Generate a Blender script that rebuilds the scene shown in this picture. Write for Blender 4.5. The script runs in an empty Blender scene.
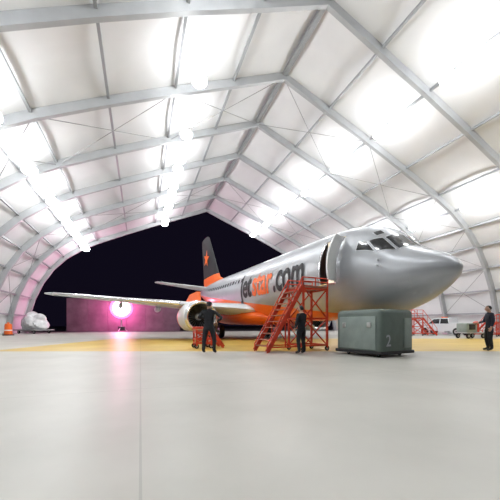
import bpy, bmesh, math, random
from mathutils import Vector, Matrix
random.seed(4)
S=bpy.context.scene
try:
    S.view_settings.view_transform='Standard'
except Exception: pass

# ---------------------------------------------------------------- materials
def mat(name,col,rough=.5,metal=0.,emit=None,es=0.,noise=0.,nscale=5.,coat=0.):
    m=bpy.data.materials.new(name); m.use_nodes=True
    nt=m.node_tree; b=nt.nodes['Principled BSDF']
    b.inputs['Base Color'].default_value=(*col,1)
    b.inputs['Roughness'].default_value=rough
    b.inputs['Metallic'].default_value=metal
    b.inputs['Coat Weight'].default_value=coat
    if emit:
        b.inputs['Emission Color'].default_value=(*emit,1); b.inputs['Emission Strength'].default_value=es
    if noise>0:
        tc=nt.nodes.new('ShaderNodeTexCoord'); n=nt.nodes.new('ShaderNodeTexNoise')
        n.inputs['Scale'].default_value=nscale; n.inputs['Detail'].default_value=5
        nt.links.new(tc.outputs['Object'],n.inputs['Vector'])
        r=nt.nodes.new('ShaderNodeValToRGB')
        r.color_ramp.elements[0].position=.3; r.color_ramp.elements[1].position=.7
        r.color_ramp.elements[0].color=(*[max(0,c*(1-noise)) for c in col],1)
        r.color_ramp.elements[1].color=(*[min(1,c*(1+noise*.5)) for c in col],1)
        nt.links.new(n.outputs['Fac'],r.inputs['Fac']); nt.links.new(r.outputs['Color'],b.inputs['Base Color'])
    return m

M={}
M['fabric']=mat('roof_fabric',(.65,.65,.655),.7,noise=.06,nscale=.4)
M['frame']=mat('aluminium_frame',(.38,.39,.4),.45,.1,noise=.1,nscale=1)
M['purlin']=mat('purlin_metal',(.3,.31,.32),.45,.2)
M['cable']=mat('bracing_cable',(.3,.3,.3),.5,.5)
M['silver']=mat('silver_paint',(.38,.4,.43),.4,.3)
M['lightgrey']=mat('light_grey_paint',(.62,.64,.66),.4,.1)
M['bright']=mat('polished_lip',(.8,.8,.82),.2,.9)
M['orange']=mat('orange_paint',(.85,.14,.01),.45)
M['darkpaint']=mat('dark_paint',(.015,.015,.018),.6)
M['tail']=mat('black_tail_paint',(.012,.012,.014),.75)
M['glass']=mat('dark_glass',(.01,.012,.015),.08,0,coat=.5)
M['rubber']=mat('rubber',(.02,.02,.02),.8)
M['steel']=mat('steel',(.45,.45,.46),.35,.8)
M['cream']=mat('glowing_cabin_lining',(.75,.7,.6),.6,emit=(1,.9,.75),es=.5)  # lining emits, standing in for light inside the cabin
M['red']=mat('red_paint',(.6,.05,.02),.45,noise=.2,nscale=6)
M['tread']=mat('stair_tread',(.35,.12,.08),.6)
M['green']=mat('green_grey_paint',(.11,.145,.13),.5,noise=.15,nscale=3)
M['greenlight']=mat('pale_green_paint',(.24,.29,.27),.5,noise=.15,nscale=3)
M['white']=mat('white_paint',(.8,.8,.8),.4)
M['wrap']=mat('plastic_wrap',(.72,.74,.74),.3,noise=.25,nscale=2.5)
M['black']=mat('black_cloth',(.012,.013,.018),.85,noise=.3,nscale=12)
M['navy']=mat('navy_cloth',(.02,.025,.045),.85,noise=.3,nscale=12)
M['skin']=mat('skin',(.5,.28,.19),.55)
M['hair']=mat('hair',(.012,.01,.009),.6)
M['lamp']=mat('lamp_glow',(1,1,1),.5,emit=(.95,.98,1),es=25)
M['pinklamp']=mat('floodlight_glow',(1,.6,.8),.5,emit=(1,.6,.8),es=16)
M['pinkrim']=mat('flare_glow_rim',(1,.3,.6),.5,emit=(1,.12,.45),es=1.6)  # glowing rim imitates the pink flare around the lamp
M['glowwall']=mat('glow_wall_surface',(.14,.10,.12),.9,noise=.3,nscale=.6)  # surface of the wall added to catch pink glow
M['apron']=mat('apron_asphalt',(.05,.05,.055),.7,noise=.3,nscale=.5)

def fuselage_mat():
    m=mat('fuselage_paint',(.4,.42,.45),.36,.3,coat=.15)
    nt=m.node_tree;b=nt.nodes['Principled BSDF'];N=nt.nodes.new;L=nt.links.new
    tc=N('ShaderNodeTexCoord');sp=N('ShaderNodeSeparateXYZ');L(tc.outputs['Object'],sp.inputs[0])
    a=N('ShaderNodeMath');a.operation='MULTIPLY_ADD';a.inputs[1].default_value=-.125;a.inputs[2].default_value=.95
    L(sp.outputs['X'],a.inputs[0])
    c=N('ShaderNodeMath');c.operation='LESS_THAN';L(sp.outputs['Z'],c.inputs[0]);L(a.outputs[0],c.inputs[1])
    n=N('ShaderNodeTexNoise');n.inputs['Scale'].default_value=1.2;L(tc.outputs['Object'],n.inputs['Vector'])
    r=N('ShaderNodeValToRGB');r.color_ramp.elements[0].color=(.36,.375,.4,1);r.color_ramp.elements[1].color=(.46,.475,.5,1)
    L(n.outputs['Fac'],r.inputs[0])
    mx=N('ShaderNodeMix');mx.data_type='RGBA';L(c.outputs[0],mx.inputs['Factor']);L(r.outputs[0],mx.inputs['A'])
    mx.inputs['B'].default_value=(.85,.14,.01,1);L(mx.outputs['Result'],b.inputs['Base Color'])
    s=N('ShaderNodeMath');s.operation='MULTIPLY_ADD';s.inputs[1].default_value=-.3;s.inputs[2].default_value=.3
    L(c.outputs[0],s.inputs[0]);L(s.outputs[0],b.inputs['Metallic'])
    return m
M['fus']=fuselage_mat()

def floor_mat():
    m=mat('hangar_floor',(.5,.5,.5),.42)
    nt=m.node_tree;b=nt.nodes['Principled BSDF'];N=nt.nodes.new;L=nt.links.new
    g=N('ShaderNodeNewGeometry');sp=N('ShaderNodeSeparateXYZ');L(g.outputs['Position'],sp.inputs[0])
    def cmp(sock,op,v):
        c=N('ShaderNodeMath');c.operation=op;L(sock,c.inputs[0]);c.inputs[1].default_value=v;return c.outputs[0]
    def mul(a,c):
        k=N('ShaderNodeMath');k.operation='MULTIPLY';L(a,k.inputs[0]);L(c,k.inputs[1]);return k.outputs[0]
    mask=mul(mul(cmp(sp.outputs['Y'],'GREATER_THAN',11.4),cmp(sp.outputs['Y'],'LESS_THAN',22)),cmp(sp.outputs['X'],'GREATER_THAN',-10))
    n=N('ShaderNodeTexNoise');n.inputs['Scale'].default_value=.6;n.inputs['Detail'].default_value=8;L(g.outputs['Position'],n.inputs['Vector'])
    def ramp(c0,c1):
        r=N('ShaderNodeValToRGB');r.color_ramp.elements[0].position=.3;r.color_ramp.elements[1].position=.7
        r.color_ramp.elements[0].color=(*c0,1);r.color_ramp.elements[1].color=(*c1,1);L(n.outputs['Fac'],r.inputs[0]);return r.outputs[0]
    conc=ramp((.39,.38,.34),(.49,.475,.43)); y=ramp((.5,.33,.06),(.62,.43,.09))
    br=N('ShaderNodeTexBrick');br.offset=0;br.inputs['Scale'].default_value=1
    br.inputs['Brick Width'].default_value=5;br.inputs['Row Height'].default_value=5;br.inputs['Mortar Size'].default_value=.01
    br.inputs['Color1'].default_value=(1,1,1,1);br.inputs['Color2'].default_value=(.98,.98,.98,1);br.inputs['Mortar'].default_value=(.8,.8,.8,1)
    mp=N('ShaderNodeMapping');mp.inputs['Rotation'].default_value=(0,0,-.35);L(g.outputs['Position'],mp.inputs[0]);L(mp.outputs[0],br.inputs['Vector'])
    mx=N('ShaderNodeMix');mx.data_type='RGBA';L(mask,mx.inputs['Factor']);L(conc,mx.inputs['A']);L(y,mx.inputs['B'])
    m2=N('ShaderNodeMix');m2.data_type='RGBA';m2.blend_type='MULTIPLY';m2.inputs['Factor'].default_value=1
    L(mx.outputs['Result'],m2.inputs['A']);L(br.outputs['Color'],m2.inputs['B']);L(m2.outputs['Result'],b.inputs['Base Color'])
    return m
M['floor']=floor_mat()

# ---------------------------------------------------------------- mesh builder
class MB:
    def __init__(s): s.v=[];s.f=[];s.m=[];s.mats=[]
    def mi(s,m):
        if m not in s.mats: s.mats.append(m)
        return s.mats.index(m)
    def add(s,vs,fs,m,T=None):
        o=len(s.v)
        for p in vs:
            p=Vector(p); s.v.append(T@p if T else p)
        k=s.mi(m)
        for f in fs: s.f.append([i+o for i in f]); s.m.append(k)
    def box(s,c,d,m,T=None,R=None,bev=0):
        bm=bmesh.new(); bmesh.ops.create_cube(bm,size=1)
        for v in bm.verts: v.co=Vector((v.co.x*d[0],v.co.y*d[1],v.co.z*d[2]))
        if bev>0: bmesh.ops.bevel(bm,geom=bm.edges[:],offset=bev,segments=3,affect='EDGES',profile=.5)
        bm.verts.index_update()
        vs=[(R@v.co if R else v.co)+Vector(c) for v in bm.verts]
        s.add(vs,[[v.index for v in f.verts] for f in bm.faces],m,T); bm.free()
    def beam(s,a,b,w,h,m,T=None):
        a=Vector(a);b=Vector(b);d=(b-a); L=d.length; d.normalize()
        up=Vector((0,0,1)) if abs(d.z)<.95 else Vector((0,1,0))
        x=d.cross(up).normalized(); z=x.cross(d)
        R=Matrix((x,d,z)).transposed()
        s.box((a+b)/2,(w,L,h),m,T,R)
    def tube(s,pts,rad,m,n=10,T=None,cap=True):
        pts=[Vector(p) for p in pts]
        if not hasattr(rad,'__len__'): rad=[rad]*len(pts)
        vs=[];fs=[]
        ref=None
        for i,p in enumerate(pts):
            d=(pts[min(i+1,len(pts)-1)]-pts[max(i-1,0)]).normalized()
            if ref is None:
                up=Vector((0,0,1)) if abs(d.z)<.9 else Vector((1,0,0))
                ref=d.cross(up).normalized()
            x=(ref-d*ref.dot(d)).normalized(); ref=x
            y=d.cross(x)
            for k in range(n):
                a=2*math.pi*k/n
                vs.append(p+(x*math.cos(a)+y*math.sin(a))*rad[i])
        for i in range(len(pts)-1):
            for k in range(n):
                fs.append([i*n+k,i*n+(k+1)%n,(i+1)*n+(k+1)%n,(i+1)*n+k])
        if cap:
            fs.append(list(range(n))[::-1]); fs.append([(len(pts)-1)*n+k for k in range(n)])
        s.add(vs,fs,m,T)
    def rings(s,rings,m,T=None,cap0=False,cap1=False):
        n=len(rings[0]);vs=[p for r in rings for p in r];fs=[]
        for i in range(len(rings)-1):
            for k in range(n):
                fs.append([i*n+k,i*n+(k+1)%n,(i+1)*n+(k+1)%n,(i+1)*n+k])
        if cap0: fs.append(list(range(n))[::-1])
        if cap1: fs.append([(len(rings)-1)*n+k for k in range(n)])
        s.add(vs,fs,m,T)
    def ball(s,c,r,m,T=None,seg=16,fn=None):
        bm=bmesh.new(); bmesh.ops.create_uvsphere(bm,u_segments=seg,v_segments=max(6,seg//2+2),radius=1)
        bm.verts.index_update()
        if not hasattr(r,'__len__'): r=(r,r,r)
        vs=[]
        for v in bm.verts:
            p=Vector((v.co.x*r[0],v.co.y*r[1],v.co.z*r[2]))
            if fn: p=fn(p)
            vs.append(p+Vector(c))
        s.add(vs,[[v.index for v in f.verts] for f in bm.faces],m,T); bm.free()
    def wheel(s,c,r,w,m,hub,axis,T=None):
        c=Vector(c);ax=Vector(axis).normalized()
        s.tube([c-ax*w/2,c-ax*w*.42,c-ax*w*.2,c+ax*w*.2,c+ax*w*.42,c+ax*w/2],[r*.8,r*.93,r,r,r*.93,r*.8],m,24,T)
        s.tube([c-ax*w*.53,c+ax*w*.53],r*.48,hub,16,T)
        s.tube([c-ax*w*.58,c+ax*w*.58],r*.16,m,10,T)
    def obj(s,name,smooth=False,parent=None,angle=40):
        me=bpy.data.meshes.new(name); me.from_pydata([tuple(v) for v in s.v],[],s.f)
        for m in s.mats: me.materials.append(m)
        me.polygons.foreach_set('material_index',s.m)
        bm=bmesh.new();bm.from_mesh(me);bmesh.ops.recalc_face_normals(bm,faces=bm.faces)
        if smooth:
            for f in bm.faces:f.smooth=True
            for e in bm.edges:
                if len(e.link_faces)==2 and e.calc_face_angle(0)>math.radians(angle): e.smooth=False
        bm.to_mesh(me);bm.free();me.update()
        o=bpy.data.objects.new(name,me);S.collection.objects.link(o)
        if parent:o.parent=parent
        return o
def empty(name,loc=(0,0,0),rz=0):
    o=bpy.data.objects.new(name,None);S.collection.objects.link(o);o.location=loc;o.rotation_euler=(0,0,rz);o.empty_display_size=.3;return o

# ---------------------------------------------------------------- hangar (u across, v along)
VD=Vector((-.344,.939,0)).normalized(); UD=Vector((VD.y,-VD.x,0))
HT=Matrix(((UD.x,VD.x,0,0),(UD.y,VD.y,0,0),(0,0,1,0),(0,0,0,1)))
U0=9.5
PR=[(0,18.7),(3.75,17.2),(7.5,15.7),(11.25,14.1),(15,12.4),(17,11.3),(18.8,10.0),(20.3,8.4),(21.5,6.5),(22.4,4.4),(23,2.2),(23.4,0)]
full=[(U0-w,z) for w,z in PR[::-1]]+[(U0+w,z) for w,z in PR[1:]]
V0,V1=-12.,45.
frames=[V1-i*5.2 for i in range(11)]
V0=frames[-1]
def shell(name,pts):
    b=MB()
    for i in range(len(pts)-1):
        (a,za),(c,zc)=pts[i],pts[i+1]
        nx,nz=-(zc-za),(c-a);l=math.hypot(nx,nz);nx/=l;nz/=l
        for j in range(len(frames)-1):
            v0,v1=frames[j+1],frames[j]
            n=6;vs=[];fs=[]
            for k in range(n+1):
                t=k/n;v=v0+(v1-v0)*t;sag=.16*math.sin(math.pi*t)
                vs+=[(a+nx*sag,v,max(0,za+nz*sag)),(c+nx*sag,v,max(0,zc+nz*sag))]
            for k in range(n): fs.append([2*k,2*k+1,2*k+3,2*k+2])
            b.add(vs,fs,M['fabric'],HT)
    return b.obj(name,False)
k=PR.index((20.3,8.4)); nw=len(PR)-1-k
shell('wall_left',full[:nw+1]); shell('wall_right',full[-nw-1:]); shell('ceiling',full[nw:len(full)-nw])
b=MB()
def inner(i,d):
    p=full[i]
    q0=full[max(i-1,0)];q1=full[min(i+1,len(full)-1)]
    nx,nz=(q1[1]-q0[1]),-(q1[0]-q0[0]);l=math.hypot(nx,nz)
    return (p[0]+nx/l*d,max(p[1]+nz/l*d,0))
for v in frames:
    for i in range(len(full)-1):
        a,c=full[i],full[i+1];d=.5
        ai,ci=inner(i,d),inner(i+1,d)
        w=.13
        vs=[]
        for vv in (v-w,v+w):
            vs+=[(a[0],vv,a[1]),(c[0],vv,c[1]),(ci[0],vv,ci[1]),(ai[0],vv,ai[1])]
        b.add(vs,[[0,1,2,3],[7,6,5,4],[3,2,6,7],[0,4,5,1]],M['frame'],HT)
    for sx in (-1,1): b.box((U0+sx*23.2,v,.06),(.9,.7,.12),M['steel'],HT)
for i in range(1,len(full)-1):
    p=inner(i,.12); r=.07 if i!=len(PR)-1 else .14
    b.beam((p[0],V0,p[1]),(p[0],V1,p[1]),r*2,r*2,M['purlin'],HT)
for j in range(1,len(frames)-1,3):
    v0,v1=frames[j+1],frames[j]
    for i in range(1,len(full)-3,2):
        p=inner(i,.3);q=inner(i+2,.3)
        b.tube([(p[0],v0,p[1]),(q[0],v1,q[1])],.025,M['cable'],5,HT)
        b.tube([(p[0],v1,p[1]),(q[0],v0,q[1])],.025,M['cable'],5,HT)
b.obj('hangar_frames')
def zroof(w):
    for (a,za),(c,zc) in zip(PR,PR[1:]):
        if a<=w<=c: return za+(zc-za)*(w-a)/(c-a)
b=MB();lamps=[]
for v in [frames[i]-2.6 for i in range(9)]:
    for w in (-16,-6.3,6.8,16):
        z=zroof(abs(w))
        b.beam((U0+w,v-1.0,z-.55),(U0+w,v+1.0,z-.55),.08,.08,M['frame'],HT)
        for dv in (-.8,.8):
            b.tube([(U0+w,v+dv,z-.05),(U0+w,v+dv,z-.75)],.035,M['frame'],6,HT)
            b.tube([(U0+w,v+dv,z-.68),(U0+w,v+dv,z-.85),(U0+w,v+dv,z-1.15)],[.12,.18,.4],M['lightgrey'],16,HT,cap=False)
            b.ball((U0+w,v+dv,z-1.13),(.45,.45,.3),M['lamp'],HT)
        e=130 if v>28 else (170 if w==16 else 250)
        lamps.append((HT@Vector((U0+w,v,z-1.5)),e))
lo=b.obj('high_bay_lamps',True)
for i,(p,e) in enumerate(lamps):
    l=bpy.data.lights.new('bay_light','POINT');l.energy=e;l.shadow_soft_size=.3;l.color=(.97,.99,1)
    o=bpy.data.objects.new('bay_light_%d'%i,l);S.collection.objects.link(o);o.location=p;o.parent=lo
def slab(name,u0,u1,v0,v1,z,m):
    b=MB();b.add([(u0,v0,z),(u1,v0,z),(u1,v1,z),(u0,v1,z)],[[0,1,2,3]],m,HT);return b.obj(name)
slab('floor',U0-23.6,U0+23.6,V0,V1+1,0,M['floor'])
slab('apron_ground',-250,250,-150,300,-.03,M['apron'])

# ---------------------------------------------------------------- aircraft
HX,HY=.43,-.903
PA=empty('passenger_airplane',(6.55,9.3,0),math.atan2(HY,HX))
TB=[(0,2.84,2.82,.01),(.05,3.0,2.64,.2),(.2,3.15,2.48,.4),(.5,3.36,2.24,.67),(1,3.6,1.94,1.02),(1.5,3.86,1.7,1.3),(2,4.34,1.52,1.5),(2.4,4.67,1.41,1.63),(3,4.95,1.31,1.76),(4,5.15,1.25,1.86),(5,5.22,1.23,1.88),(6,5.24,1.22,1.88),(12,5.24,1.22,1.88),(17,5.24,1.24,1.88),(20,5.24,1.6,1.78),(22.5,5.2,2.5,1.4),(25.5,5.1,3.5,.85),(27.5,4.95,4.1,.45),(28.5,4.8,4.4,.15)]
SM=28.5
X=[math.sqrt(t[0]) for t in TB]
def pchip(ys):
    n=len(X);h=[X[i+1]-X[i] for i in range(n-1)];d=[(ys[i+1]-ys[i])/h[i] for i in range(n-1)]
    m=[d[0]]+[0]*(n-2)+[d[-1]]
    for i in range(1,n-1):
        if d[i-1]*d[i]>0:
            w1=2*h[i]+h[i-1];w2=h[i]+2*h[i-1];m[i]=(w1+w2)/(w1/d[i-1]+w2/d[i])
    def f(s):
        x=math.sqrt(max(0,min(s,SM)))
        i=0
        while i<n-2 and x>X[i+1]: i+=1
        t=(x-X[i])/h[i]
        return (2*t**3-3*t*t+1)*ys[i]+(t**3-2*t*t+t)*h[i]*m[i]+(-2*t**3+3*t*t)*ys[i+1]+(t**3-t*t)*h[i]*m[i+1]
    return f
FT,FB,FW=[pchip([t[j] for t in TB]) for j in (1,2,3)]
def surf(s,phi,off=0):   # phi deg, 0 top, + starboard
    a=math.radians(phi);zt,zb,w=FT(s),FB(s),FW(s);zc=(zt+zb)/2;h=(zt-zb)/2
    p=Vector((-s,-w*math.sin(a),zc+h*math.cos(a)))
    if off:
        n=Vector((0,-math.sin(a)*h,math.cos(a)*w)).normalized()
        e=.05;q=surf(s+e,phi)-surf(max(s-e,0),phi)
        q.normalize(); n=(n-q*n.dot(q)).normalized(); p=p+n*off
    return p
st=[0]+[(.06*i)*(.06*i) for i in range(1,28)]
st=[x for x in st if x<2.7]+[2.9,3.1,3.3,3.5,3.7,3.9,4.1,4.3,4.5,4.8,5.2,5.6,6]+[6.5+.5*i for i in range(45)]
st=sorted(x for x in set(st) if x<=SM)
D0,D1,P0,P1=3.7,4.5,50,105
b=MB();N=72
vs=[surf(s,5*k) for s in st for k in range(N)];fs=[]
for i in range(len(st)-1):
    for k in range(N):
        if st[i]>=D0-1e-6 and st[i+1]<=D1+1e-6 and 5*k>=P0 and 5*(k+1)<=P1: continue
        fs.append([i*N+k,i*N+(k+1)%N,(i+1)*N+(k+1)%N,(i+1)*N+k])
b.add(vs,fs,M['fus'])
b.obj('fuselage',True,PA,60)
b=MB()
b.add([(-D0+.1,-1.35,2.65),(-D1-.1,-1.35,2.65),(-D1-.1,.3,2.65),(-D0+.1,.3,2.65),(-D0+.1,-1.35,4.55),(-D1-.1,-1.35,4.55),(-D1-.1,.3,4.55),(-D0+.1,.3,4.55)],
 [[0,1,2,3],[4,5,6,7],[0,3,7,4],[1,5,6,2],[2,6,7,3]],M['cream'])
b.box((-4.35,-.4,3.3),(.25,.6,1.2),M['lightgrey'],bev=.02)
b.obj('cabin_interior',False,PA)
def patch(b,c,m,off=.015,n=6):
    vs=[];fs=[]
    for i in range(n+1):
        for j in range(n+1):
            u,v=i/n,j/n
            s=(c[0][0]*(1-u)+c[1][0]*u)*(1-v)+(c[3][0]*(1-u)+c[2][0]*u)*v
            p=(c[0][1]*(1-u)+c[1][1]*u)*(1-v)+(c[3][1]*(1-u)+c[2][1]*u)*v
            vs.append(surf(s,p,off))
    for i in range(n):
        for j in range(n): a=i*(n+1)+j;fs.append([a,a+1,a+n+2,a+n+1])
    b.add(vs,fs,m)
b=MB()
def grow(q,g,gp):
    cs=sum(p[0] for p in q)/4;cp=sum(p[1] for p in q)/4
    return [(p[0]+(g if p[0]>cs else -g),p[1]+(gp if p[1]>cp else -gp)) for p in q]
panes=[[(1.38,4),(1.54,39),(2.08,34),(1.97,4)],[(1.60,44),(2.02,62),(2.42,52),(2.12,38)],[(2.12,64),(2.75,68),(2.78,56),(2.5,54)],[(2.22,28),(2.32,39),(2.52,36),(2.42,26)]]
for q in panes:
    for sg in (1,-1):
        patch(b,[(s,p*sg) for s,p in grow(q,.03,1.2)],M['lightgrey'],.008)
        patch(b,[(s,p*sg) for s,p in q],M['glass'],.018)
s=6.2
while s<23:
    for sg in (1,-1):
        p0=68*sg
        vs=[surf(s+.10*math.copysign(abs(math.cos(a))**.7,math.cos(a)),p0+sg*4.4*math.copysign(abs(math.sin(a))**.7,math.sin(a)),.012) for a in [2*math.pi*k/16 for k in range(16)]]
        b.add(vs,[list(range(16))],M['steel'] if s<12.6 and sg>0 else M['glass'])
    s+=.51
b.obj('cockpit_and_cabin_windows',False,PA)
b=MB()
def ringline(s,p0,p1,w,m):
    patch(b,[(s,p0),(s+w,p0),(s+w,p1),(s,p1)],m,.008,n=48)
ringline(1.02,0,360,.012,M['steel'])
for s_ in (5.3,9.2,13.5,18,22.5): ringline(s_,0,360,.02,M['steel'])
fr=.07
patch(b,[(D0-fr,P0-2),(D0,P0-2),(D0,P1+2),(D0-fr,P1+2)],M['bright'],.03,12)
patch(b,[(D1,P0-2),(D1+fr,P0-2),(D1+fr,P1+2),(D1,P1+2)],M['bright'],.03,12)
patch(b,[(D0,P0-2),(D1,P0-2),(D1,P0),(D0,P0)],M['bright'],.03,6)
patch(b,[(D0,P1),(D1,P1),(D1,P1+2),(D0,P1+2)],M['bright'],.03,6)
for p_ in (75,83): b.beam(surf(1.9,p_,.0),surf(1.9,p_,.12),.03,.05,M['steel']); b.beam(surf(1.9,p_,.12),surf(1.9,p_,.12)+Vector((.18,0,0)),.025,.025,M['steel'])
b.obj('fuselage_trim',False,PA)
b=MB()
n=8;rows=[]
for lay in (0,.09):
    for i in range(n+1):
        ph=P0+(P1-P0)*i/n;p=surf(D0-.1,ph)
        for t in (0,.25,.5,.75,1):
            rows.append(Vector((p.x+.08+t*.32+lay,p.y-.12-t*.68,p.z)))
m5=5;fs=[];o2=(n+1)*m5
for i in range(n):
    for t in range(4):
        a=i*m5+t
        fs.append([a,a+1,a+m5+1,a+m5]);fs.append([o2+a,o2+a+m5,o2+a+m5+1,o2+a+1])
loop=[i*m5 for i in range(n+1)]+[n*m5+t for t in range(1,5)]+[i*m5+4 for i in range(n-1,-1,-1)]+[t for t in range(3,0,-1)]
for i in range(len(loop)):
    a,c=loop[i],loop[(i+1)%len(loop)];fs.append([a,c,o2+c,o2+a])
b.add(rows,fs,M['white'])
b.box((-D0+.13,-2.2,3.75),(.05,.22,.3),M['glass'],bev=.01)
b.beam((-D0+.02,-1.75,3.3),(-D0+.28,-2.05,3.3),.05,.06,M['steel'])
b.beam((-D0+.02,-1.7,4.0),(-D0+.28,-1.97,4.0),.05,.06,M['steel'])
b.obj('open_door',False,PA)
def word(txt,s_start,length,zb_phi,size,m,name):
    cu=bpy.data.curves.new(name,'FONT');cu.body=txt;cu.size=size;cu.offset=.055;cu.resolution_u=6
    o=bpy.data.objects.new('tmp',cu);S.collection.objects.link(o)
    dg=bpy.context.evaluated_depsgraph_get();me=bpy.data.meshes.new_from_object(o.evaluated_get(dg))
    bpy.data.objects.remove(o)
    bm=bmesh.new();bm.from_mesh(me)
    ys=[v.co.y for v in bm.verts];y=min(ys)+.1
    while y<max(ys):
        bmesh.ops.bisect_plane(bm,geom=bm.verts[:]+bm.edges[:]+bm.faces[:],plane_co=(0,y,0),plane_no=(0,1,0));y+=.12
    xs=[v.co.x for v in bm.verts];x0,x1=min(xs),max(xs)
    for v in bm.verts:
        s=s_start-(v.co.x-x0)/(x1-x0)*length
        v.co=surf(s,zb_phi-math.degrees(v.co.y/1.95),.03)
    bm.to_mesh(me);bm.free();me.materials.clear();me.materials.append(m);me.name=name
    o=bpy.data.objects.new(name,me);S.collection.objects.link(o);o.parent=PA
word('Jet',12.9,1.8,102,2.1,M['darkpaint'],'lettering_dark')
word('star',10.95,2.4,102,2.1,M['orange'],'lettering_orange')
word('.com',8.4,2.8,102,2.1,M['darkpaint'],'lettering_suffix')
def airfoil(n=12):
    up=[];lo=[]
    for i in range(n+1):
        x=(1-math.cos(math.pi*i/n))/2
        t=5*(.2969*math.sqrt(x)-.126*x-.3516*x*x+.2843*x**3-.1015*x**4)
        up.append((x,t*1.0));lo.append((x,-t*.75))
    return up+lo[-2:0:-1]
AF=airfoil()
def wing(name,secs,side,m,vertical=False,le=None):
    b=MB();R=[]
    for (lat,sle,z,ch,th) in secs:
        r=[]
        for x,t in AF:
            if vertical: r.append(Vector((-(sle+x*ch),t*th*ch,z)))
            else: r.append(Vector((-(sle+x*ch),side*lat,z+t*th*ch)))
        R.append(r)
    b.rings(R,m,cap0=True,cap1=True)
    return b
TS=-2.6
for side,nm in ((-1,'right'),(1,'left')):
    secs=[(1.2,11.3,1.95,7.2,.14),(2.6,12.2,2.1,6.2,.13),(4.8,13.7,2.32,4.6,.12),(9.5,16.3,2.78,3.0,.11),(13.4,18.5,3.15,1.75,.1),(13.75,18.9,3.19,1.3,.08),(13.85,19.3,3.2,.8,.05)]
    b=wing('wing',secs,side,M['lightgrey'])
    b.tube([(-(s_-.02),side*l_,z_) for l_,s_,z_ in ((5.6,14.12,2.4),(9.5,16.3,2.78),(13.2,18.38,3.13))],[.14,.11,.08],M['bright'],8)
    for l_ in (3.6,6.4,9.0):
        t=(l_-2.6)/10.8;s_=17.8+t*1.6 ;z_=2.0+.098*(l_-2.0)
        b.ball((-(s_),side*l_,z_-.22),(1.3,.16,.24),M['silver'])
    b.obj('wing_'+nm,True,PA,50)
    b=wing('stab',[(.3,26.0+TS,4.7,3.2,.1),(5.3,28.6+TS,5.4,1.2,.09),(5.45,28.9+TS,5.42,.7,.05)],side,M['lightgrey'])
    b.obj('stabilizer_'+nm,True,PA,50)
    b=MB();ex,ey,ez=-12.5,side*4.6,1.52
    def er(dx,r,n=40,fl=True):
        o=[]
        for k in range(n):
            a=2*math.pi*k/n;y=math.cos(a)*r*1.04;z=math.sin(a)*r
            if fl and z<-.8*r: z=-.8*r-(abs(z)-.8*r)*.3
            o.append(Vector((ex-dx,ey+y,ez+z)))
        return o
    b.rings([er(.12,.80),er(.03,.84),er(0,.9),er(.05,.97),er(.2,1.02)],M['bright'])
    b.rings([er(.2,1.02),er(.7,1.08),er(1.3,1.09),er(1.9,1.07)],M['lightgrey'])
    b.rings([er(1.9,1.07),er(2.6,.97),er(3.2,.8)],M['orange'])
    b.rings([er(.12,.80),er(.5,.76),er(.9,.76)],M['steel'])
    b.rings([er(.95,.77,fl=False),er(1.0,.02,fl=False)],M['darkpaint'])
    b.rings([er(3.2,.8),er(3.1,.6,fl=False),er(3.6,.52,fl=False),er(4.3,.4,fl=False)],M['steel'])
    b.rings([er(3.9,.3,fl=False),er(4.6,.2,fl=False),er(4.9,.03,fl=False)],M['steel'],cap1=True)
    b.ball((ex-.85,ey,ez),(.38,.22,.22),M['lightgrey'])
    for i in range(24):
        a=2*math.pi*i/24;c,s_=math.cos(a),math.sin(a);a2=a+.16;c2,s2=math.cos(a2),math.sin(a2)
        b.add([(ex-.72,ey+.2*c,ez+.2*s_),(ex-.72,ey+.74*c,ez+.74*s_),(ex-.9,ey+.74*c2,ez+.74*s2),(ex-.9,ey+.2*c2,ez+.2*s2)],[[0,1,2,3]],M['steel'])
    R=[]
    for dx,zb,zt,w in ((.3,2.5,2.62,.04),(.8,2.4,3.15,.2),(2.5,2.2,3.1,.24),(4,2.0,2.6,.2),(5,2.05,2.35,.05)):
        R.append([Vector((ex-dx,ey-w,zb)),Vector((ex-dx,ey+w,zb)),Vector((ex-dx,ey+w*.6,zt)),Vector((ex-dx,ey-w*.6,zt))])
    b.rings(R,M['orange'],cap0=True,cap1=True)
    b.obj('engine_'+nm,True,PA,35)
    b=MB();gx,gy=-16.2,side*2.4
    b.tube([(gx,gy,2.2),(gx,gy,.9)],.13,M['white'],12);b.tube([(gx,gy,1.0),(gx,gy,.52)],.085,M['steel'],12)
    b.tube([(gx,gy-.5,.52),(gx,gy+.5,.52)],.07,M['steel'],10)
    b.tube([(gx,gy,1.3),(gx+.0,gy-side*1.0,2.0)],.06,M['white'],8)
    for d in (-.38,.38): b.wheel((gx,gy+d,.53),.53,.34,M['rubber'],M['lightgrey'],(0,1,0))
    b.box((gx,gy+side*.28,1.55),(.9,.04,.9),M['lightgrey'])
    b.obj('main_gear_'+nm,True,PA,35)
b=MB();gx=-4.8
b.tube([(gx,0,1.6),(gx,0,.75)],.1,M['white'],12);b.tube([(gx,0,.8),(gx,0,.35)],.065,M['steel'],12)
b.tube([(gx,-.3,.35),(gx,.3,.35)],.05,M['steel'],8);b.tube([(gx,0,.9),(gx+.9,0,1.5)],.05,M['white'],8)
for d in (-.21,.21): b.wheel((gx,d,.35),.35,.2,M['rubber'],M['lightgrey'],(0,1,0))
for d in (-.38,.38): b.box((gx+.4,d,1.1),(1.5,.03,.5),M['lightgrey'])
b.obj('nose_gear',True,PA,35)
b=MB();R=[]
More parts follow.
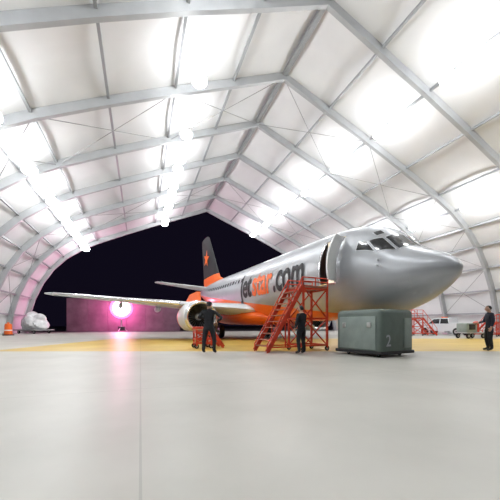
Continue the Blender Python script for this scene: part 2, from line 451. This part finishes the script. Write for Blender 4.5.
for s_,w,z0,z1 in ((10,.6,1.3,1.5),(11,1.5,1.08,2.0),(12.5,2.0,1.0,2.3),(16,2.1,1.0,2.3),(18.5,1.7,1.05,2.0),(20,.7,1.4,1.6)):
    R.append([Vector((-s_,w*math.cos(2*math.pi*k/24),(z0+z1)/2+(z1-z0)/2*math.sin(2*math.pi*k/24))) for k in range(24)])
b.rings(R,M['orange'],cap0=True,cap1=True);b.obj('wing_fairing',True,PA,50)
b=wing('fin',[(0,22.2+TS,5.0,7.6,.06),(0,24.6+TS,5.7,5.4,.09),(0,25.0+TS,6.1,5.0,.1)],1,M['orange'],True)
R=[]
for (z,sl,ch) in ((6.1,25.0,5.0),(9.0,27.0,3.5),(10.4,28.0,2.7),(10.6,28.4,2.1)):
    R.append([Vector((-(sl+TS+x*ch),t*.1*ch,z)) for x,t in AF])
b.rings(R,M['tail'],cap1=True)
for sg in (-1,1):
    cx,cz=-(28.2+TS),8.1
    pts=[(cx+(.95 if i%2==0 else .38)*math.sin(math.pi*i/5+.2),sg*.27,cz+(.95 if i%2==0 else .38)*math.cos(math.pi*i/5+.2)) for i in range(10)]
    b.add([(cx,sg*.27,cz)]+pts,[[0,1+i,1+(i+1)%10] for i in range(10)],M['orange'])
b.obj('tail_fin',True,PA,50)

# ---------------------------------------------------------------- stairs
def stairs(name,pos,rz,H,run,width=1.0,pl=1.2,m=None,rh=.95):
    m=m or M['red'];b=MB()
    w=width/2
    b.box((pl/2,0,H-.04),(pl,width,.07),M['tread'])
    for x in (.04,pl-.04):
        for y in (-w+.03,w-.03):
            b.beam((x,y,.12),(x,y,H),.07,.07,m)
            b.wheel((x,y,.1),.1,.05,M['rubber'],M['steel'],(0,1,0))
    for z in (.22,H*.5,H-.12):
        for y in (-w+.03,w-.03): b.beam((0,y,z),(pl,y,z),.05,.06,m)
        for x in (.04,pl-.04): b.beam((x,-w,z),(x,w,z),.05,.06,m)
    for y in (-w+.03,w-.03):
        b.beam((.04,y,.22),(pl-.04,y,H*.5),.035,.045,m);b.beam((pl-.04,y,.22),(.04,y,H*.5),.035,.045,m)
        b.beam((.04,y,H*.5),(pl-.04,y,H-.1),.035,.045,m);b.beam((pl-.04,y,H*.5),(.04,y,H-.1),.035,.045,m)
        for z in (H+rh*.5,H+rh): b.tube([(0,y,z),(pl,y,z)],.025,m,8)
        for x in (0,pl/2,pl): b.tube([(x,y,H),(x,y,H+rh)],.025,m,8)
        b.beam((0,y,H-.05),(-run,y,.05),.05,.16,m)
        b.tube([(0,y,H+rh),(-run,y,rh),(-run,y,.0)],.025,m,8)
        for t in (.33,.66): b.tube([(-run*t,y,H*(1-t)),(-run*t,y,H*(1-t)+rh)],.02,m,8)
        b.beam((-run,y,.2),(0,y,.2),.04,.05,m)
        b.beam((-run*.5,y,.2),(-run*.5,y,H*.5),.04,.04,m)
        b.beam((0,y,.2),(-run*.5,y,H*.5),.035,.035,m)
    n=int(H/.22)
    for i in range(1,n):
        t=i/n;b.box((-run*t,0,H*(1-t)),(.24,width-.06,.035),M['tread'])
    o=b.obj(name,False);o.location=pos;o.rotation_euler=(0,0,rz);return o
sx=math.atan2(.43,.903)
stairs('boarding_stairs',(1.75,11.67,0),sx,2.5,1.5,1.05,1.2,rh=.3)
stairs('maintenance_stairs',(-1.75,13.2,0),math.radians(200),.8,.5,.8,.7,rh=.1)
stairs('maintenance_stairs',(15.9,28.3,0),math.radians(200),1.7,1.8,1.0,1.4,rh=.7)
stairs('maintenance_stairs',(20.9,26.0,0),math.radians(10),1.3,1.4,1.0,1.4,rh=.6)

# equipment cart by the right wall
b=MB()
b.box((0,0,.42),(1.9,1.0,.08),M['steel'],bev=.02)
b.box((-.35,0,.8),(1.0,.85,.68),M['greenlight'],bev=.05)
b.box((-.35,-.44,.85),(.6,.02,.4),M['darkpaint'],bev=.005)
b.tube([(.55,0,.46),(.55,0,1.2),(.55,0,1.28)],[.2,.2,.1],M['red'],16)
for x in (-.7,.7):
    for y in (-.42,.42): b.wheel((x,y,.19),.19,.1,M['rubber'],M['steel'],(0,1,0)); b.tube([(x,y,.19),(x,y,.4)],.03,M['steel'],6)
b.tube([(.95,0,.4),(1.5,0,.35),(1.7,0,.75)],.03,M['steel'],8);b.tube([(1.7,-.2,.75),(1.7,.2,.75)],.025,M['steel'],8)
o=b.obj('equipment_cart',True);o.location=(16.6,22.6,0);o.rotation_euler=(0,0,.25)

# ---------------------------------------------------------------- equipment container
E=empty('equipment_container',(3.93,9.0,0),0)
b=MB();al=math.radians(60)
L_,W_,H_=1.8,1.65,1.42
e1=Vector((-math.cos(al),math.sin(al),0));e2=Vector((math.sin(al),math.cos(al),0))
T=Matrix(((e2.x,e1.x,0,0),(e2.y,e1.y,0,0),(0,0,1,0),(0,0,0,1)))
b.box((W_/2,L_/2,.08+H_/2),(W_,L_,H_),M['green'],T,bev=.14)
b.box((W_/2,L_/2,.14),(W_+.04,L_+.04,.1),M['darkpaint'],T,bev=.02)
b.box((-.012,L_*.5,.75),(.03,L_*.80,1.04),M['greenlight'],T,bev=.012)
b.box((W_*.80,-.012,.75),(W_*.24,.03,.95),M['greenlight'],T,bev=.012)
for y in (.4,L_-.4):
    b.box((-.03,y,1.0),(.06,.14,.16),M['steel'],T,bev=.01)
for x in (.3,W_-.3):
    for y in (.3,L_-.3): b.wheel((x,y,.06),.06,.06,M['rubber'],M['steel'],(1,0,0),T)
b.obj('container_body',True,E,35)
cu=bpy.data.curves.new('num','FONT');cu.body='2';cu.size=.5;cu.offset=.005
o=bpy.data.objects.new('tmp',cu);S.collection.objects.link(o)
me=bpy.data.meshes.new_from_object(o.evaluated_get(bpy.context.evaluated_depsgraph_get()));bpy.data.objects.remove(o)
for v in me.vertices: v.co=T@Vector((.22+v.co.x,-.012,.35+v.co.y))
me.materials.clear();me.materials.append(M['silver'])
o=bpy.data.objects.new('container_number',me);S.collection.objects.link(o);o.parent=E

# ---------------------------------------------------------------- cargo, barrel, truck
b=MB()
def lump(p):
    k=1+.10*math.sin(p.x*4.1+p.z*3)+.08*math.sin(p.y*5+1.3)+.05*math.sin(p.z*9+p.x*7)
    return Vector((p.x*k,p.y*k,max(-1.0,p.z*k)))
b.box((0,0,.42),(3.5,2.4,.14),M['steel'],bev=.03)
b.ball((.1,0,1.3),(1.5,1.1,1.1),M['wrap'],seg=32,fn=lump)
b.ball((-.9,.1,1.15),(.9,.9,.95),M['wrap'],seg=24,fn=lump);b.ball((1.0,0,1.05),(.8,.9,.75),M['wrap'],seg=24,fn=lump)
b.ball((-.2,-.1,2.0),(.7,.7,.5),M['wrap'],seg=24,fn=lump)
for x in (-1.2,1.2):
    for y in (-.9,.9): b.wheel((x,y,.2),.2,.12,M['rubber'],M['steel'],(0,1,0)); b.tube([(x,y,.2),(x,y,.4)],.05,M['steel'])
b.tube([(-1.6,0,.38),(-2.3,0,.25)],.04,M['steel'])
o=b.obj('wrapped_cargo_pallet',True);o.location=(-25.4,35.3,0);o.rotation_euler=(0,0,-.3)
b=MB()
b.tube([(0,0,0),(0,0,.1),(0,0,.11)],[.45,.45,.3],M['rubber'],24)
b.tube([(0,0,.1),(0,0,.45)],[.34,.32],M['orange'],24);b.tube([(0,0,.45),(0,0,.55)],[.315,.31],M['white'],24)
b.tube([(0,0,.55),(0,0,1.0)],[.31,.29],M['orange'],24)
b.tube([(0,0,1.0),(0,0,1.1),(0,0,1.14)],[.28,.26,.15],M['orange'],24);b.box((0,0,1.2),(.2,.05,.12),M['orange'],bev=.02)
o=b.obj('traffic_barrel',True);o.location=(-23.2,28.8,0)
b=MB()
def prism(pts,y0,y1,m,b,inset=0,ztop=None):
    n=len(pts);vs=[(x,y0,z) for x,z in pts]+[(x,y1,z) for x,z in pts]
    if inset:
        vs=[(x,y+( inset if y<0 else -inset) if z>ztop else y,z) for x,y,z in vs]
    b.add(vs,[list(range(n))[::-1],[n+i for i in range(n)]]+[[i,(i+1)%n,n+(i+1)%n,n+i] for i in range(n)],m)
prism([(-2.5,.45),(2.4,.4),(2.5,.7),(2.4,1.0),(1.3,1.1),(-2.5,1.05)],-.88,.88,M['lightgrey'],b)
prism([(1.25,1.08),(.65,1.68),(-.75,1.7),(-.95,1.06)],-.84,.84,M['lightgrey'],b,.12,1.3)
prism([(1.12,1.14),(.62,1.6),(.05,1.62),(.05,1.14)],-.85,.85,M['glass'],b,.11,1.3)
prism([(-.03,1.14),(-.03,1.62),(-.68,1.62),(-.82,1.14)],-.85,.85,M['glass'],b,.11,1.3)
b.add([(1.28,-.7,1.12),(1.28,.7,1.12),(.72,.62,1.64),(.72,-.62,1.64)],[[0,1,2,3]],M['glass'])
b.box((-1.75,0,1.06),(1.4,1.5,.03),M['darkpaint'])
for y in (-.86,.86): b.box((-1.75,y,1.14),(1.5,.05,.16),M['lightgrey'])
for x in (-1.55,1.5):
    for y in (-.8,.8): b.wheel((x,y,.37),.37,.24,M['rubber'],M['steel'],(0,1,0))
b.box((2.5,0,.5),(.12,1.7,.2),M['steel'],bev=.03)
for y in (-.65,.65): b.box((2.44,y,.82),(.08,.3,.16),M['bright'],bev=.02); b.box((-2.5,y,.85),(.04,.15,.28),M['red'])
b.box((0,0,1.76),(.2,.8,.1),M['orange'],bev=.02)
o=b.obj('pickup_truck',False);o.location=(19.4,29.9,0);o.rotation_euler=(0,0,math.radians(118))

# ---------------------------------------------------------------- floodlight outside, with added glow wall
b=MB()
b.tube([(0,0,.3),(0,0,3.7)],[.09,.06],M['steel'],10)
for a in (0,2.1,4.2): b.tube([(0,0,.9),(math.cos(a)*.9,math.sin(a)*.9,.03)],.04,M['steel'],8)
b.box((0,0,.5),(1.0,.7,.6),M['darkpaint'],bev=.05)
b.tube([(0,.35,3.7),(0,0,3.7),(0,-.25,3.7)],[.3,1.2,1.75],M['darkpaint'],32,cap=True)
b.tube([(0,-.26,3.7),(0,-.32,3.7)],[1.72,1.66],M['pinkrim'],32)
b.tube([(0,-.33,3.7),(0,-.38,3.7)],[1.25,1.15],M['pinklamp'],32)
fl=b.obj('portable_floodlight',True);fl.location=(-20.4,47.6,-.03);fl.rotation_euler=(0,0,.4)
for e,p in ((700,(0,-1.1,3.7)),(3600,(.0,1.5,3.6))):  # front: the floodlight; rear: lamp added to make the wall behind glow
    l=bpy.data.lights.new('flood_and_glow','POINT');l.energy=e;l.color=(1,.17,.5);l.shadow_soft_size=.5
    o=bpy.data.objects.new('flood_and_glow_light',l);S.collection.objects.link(o);o.location=p;o.parent=fl
b=MB()  # wall added behind the lamp, lit pink to imitate flare haze
for i in range(6):
    x=-7.5+i*3
    b.box((x,0,2.7),(2.98,.25,5.4),M['glowwall'],bev=.02)
o=b.obj('glow_wall',False);o.location=(-21.2,51.6,-.03);o.rotation_euler=(0,0,.35)

# ---------------------------------------------------------------- people
def human(name,pos,rz,arms,top,pants,height=1.75,cap=False,stance=.12,headturn=0):
    J=[('pel',(0,0,.94),(.15,.11)),('sp',(0,.0,1.12),(.135,.1)),('ch',(0,-.01,1.32),(.165,.115)),('nk0',(0,-.01,1.45),(.09,.075)),('nk',(0,.0,1.52),(.055,.055)),('hd',(0,.015,1.6),(.055,.055))]
    Ed=[('pel','sp'),('sp','ch'),('ch','nk0'),('nk0','nk'),('nk','hd')]
    for sg,n in ((-1,'l'),(1,'r')):
        el,wr=arms[0 if sg<0 else 1]
        J+=[('sh'+n,(sg*.175,-.01,1.42),(.07,.07)),('el'+n,(sg*el[0],el[1],el[2]),(.055,.055)),('wr'+n,(sg*wr[0],wr[1],wr[2]),(.034,.034)),
            ('hp'+n,(sg*.095,0,.86),(.105,.105)),('kn'+n,(sg*(stance*.9+.01),.03,.48),(.075,.075)),('an'+n,(sg*stance,-.03,.1),(.055,.055)),('to'+n,(sg*(stance+.02),.14,.045),(.045,.04))]
        Ed+=[('ch','sh'+n),('sh'+n,'el'+n),('el'+n,'wr'+n),('pel','hp'+n),('hp'+n,'kn'+n),('kn'+n,'an'+n),('an'+n,'to'+n)]
    idx={j[0]:i for i,j in enumerate(J)}
    me=bpy.data.meshes.new('sk');me.from_pydata([j[1] for j in J],[(idx[a],idx[c]) for a,c in Ed],[])
    o=bpy.data.objects.new('sk',me);S.collection.objects.link(o)
    md=o.modifiers.new('s','SKIN')
    for i,j in enumerate(J):
        me.skin_vertices[0].data[i].radius=j[2]; me.skin_vertices[0].data[i].use_root=(i==0)
    o.modifiers.new('u','SUBSURF').levels=2
    ev=o.evaluated_get(bpy.context.evaluated_depsgraph_get());m2=bpy.data.meshes.new_from_object(ev)
    bpy.data.objects.remove(o)
    b=MB();wr=[Vector((sg*arms[i][1][0],arms[i][1][1],arms[i][1][2])) for i,sg in ((0,-1),(1,1))]
    vs=[Vector((v.co.x,v.co.y,max(0,v.co.z))) for v in m2.vertices]
    groups={}
    for p in m2.polygons:
        c=sum((vs[i] for i in p.vertices),Vector())/len(p.vertices)
        if c.z>1.49: k='skin'
        elif min((c-w).length for w in wr)<.06: k='skin'
        elif c.z<.1: k='rubber'
        elif c.z<.95 and abs(c.x)<.24 and min((c-w).length for w in wr)>.2: k=pants
        else: k=top
        groups.setdefault(k,[]).append(list(p.vertices))
    off=len(b.v);b.v+=vs
    for k,fs in groups.items():
        mi=b.mi(M[k])
        for f in fs:b.f.append([i+off for i in f]);b.m.append(mi)
    for i,sg in ((0,-1),(1,1)):
        e=Vector((sg*arms[i][0][0],arms[i][0][1],arms[i][0][2]));w=wr[i];d=(w-e).normalized()
        side=d.cross(Vector((sg,0,0)));side=side.normalized() if side.length>.1 else Vector((0,1,0))
        nrm=side.cross(d).normalized()*(-sg)
        if nrm.x*sg>0: nrm=-nrm
        b.tube([w-d*.02,w+d*.03,w+d*.075,w+d*.09],[.03,.04,.042,.03],M['skin'],10)
        for q,(o_,ln) in enumerate(((-.03,.062),(-.01,.075),(.01,.07),(.03,.055))):
            p0=w+d*.07+side*o_;p1=p0+d*ln*.5+nrm*.006;p2=p1+d*ln*.35+nrm*.02;p3=p2+d*ln*.15+nrm*.02
            b.tube([p0,p1,p2,p3],[.0095,.009,.008,.006],M['skin'],7)
        t0=w+d*.02+side*.03;b.tube([t0,t0+side*.03+d*.025+nrm*.01,t0+side*.035+d*.055+nrm*.02],[.013,.011,.008],M['skin'],7)
    HR=Matrix.Translation((0,.03,1.635))@Matrix.Rotation(headturn,4,'Z')
    def hf(p):
        q=p.copy()
        if q.z<0: q.x*=1+q.z*1.8; 
        if q.y<0 and q.z<-.03: q.y*=.8
        return q
    b.ball((0,0,0),(.075,.098,.118),M['skin'],HR,20,hf)
    b.ball((0,.1,-.02),(.013,.02,.025),M['skin'],HR,8)
    for s_ in (-1,1):
        b.ball((s_*.077,-.005,-.01),(.012,.02,.032),M['skin'],HR,8)
        b.ball((s_*.03,.088,.008),(.013,.009,.008),M['white'],HR,8);b.ball((s_*.03,.096,.008),(.006,.004,.006),M['hair'],HR,6)
        b.box((s_*.03,.094,.03),(.035,.008,.007),M['hair'],HR)
    b.ball((0,.088,-.055),(.025,.008,.007),M['red'],HR,8)
    def hair(p):
        q=p.copy()
        if q.y>.02 and q.z<.06: q.y=.02;q.z=max(q.z,.02)
        if q.z<-.05:q.z=-.05
        return q
    b.ball((0,-.008,.018),(.084,.104,.113),M['hair'],HR,20,hair)
    if cap:
        b.ball((0,0,.04),(.092,.112,.095),M[top],HR,20,lambda p:Vector((p.x,p.y,max(p.z,0))))
        b.box((0,.13,.045),(.13,.1,.012),M[top],HR,bev=.005)
    b.tube([(0,0,1.445),(0,0,1.5)],[.085,.062],M[top],14)
    o=b.obj(name,True,None,60);k=height/1.75
    o.scale=(k*1.08,k*1.08,k);o.location=pos;o.rotation_euler=(0,0,rz);return o
down=((.25,-.02,1.13),(.27,.06,.9))
out=((.42,-.04,1.20),(.22,.15,1.06))
front=((.36,.04,1.2),(.12,.27,1.22))
fwd=((.24,.06,1.14),(.2,.3,1.08))
human('airport_worker',(-1.45,10.6,0),math.radians(-8),(front,out),'black','black',1.82,True,.17)
human('airport_worker',(1.78,10.4,0),math.radians(40),(down,fwd),'black','black',1.66,False,.13,.3)
human('airport_worker',(9.25,11.6,0),math.radians(75),(down,fwd),'navy','black',1.74,False,.13)

# ---------------------------------------------------------------- world, camera
w=bpy.data.worlds.new('night_sky');S.world=w;w.use_nodes=True
w.node_tree.nodes['Background'].inputs[0].default_value=(.009,.007,.018,1);w.node_tree.nodes['Background'].inputs[1].default_value=.5
c=bpy.data.cameras.new('camera');co=bpy.data.objects.new('camera',c);S.collection.objects.link(co)
co.location=(0,0,1.0);co.rotation_euler=(math.pi/2,0,0);c.sensor_width=36;c.lens=21.6;c.shift_y=.15;c.clip_end=1000
S.camera=co
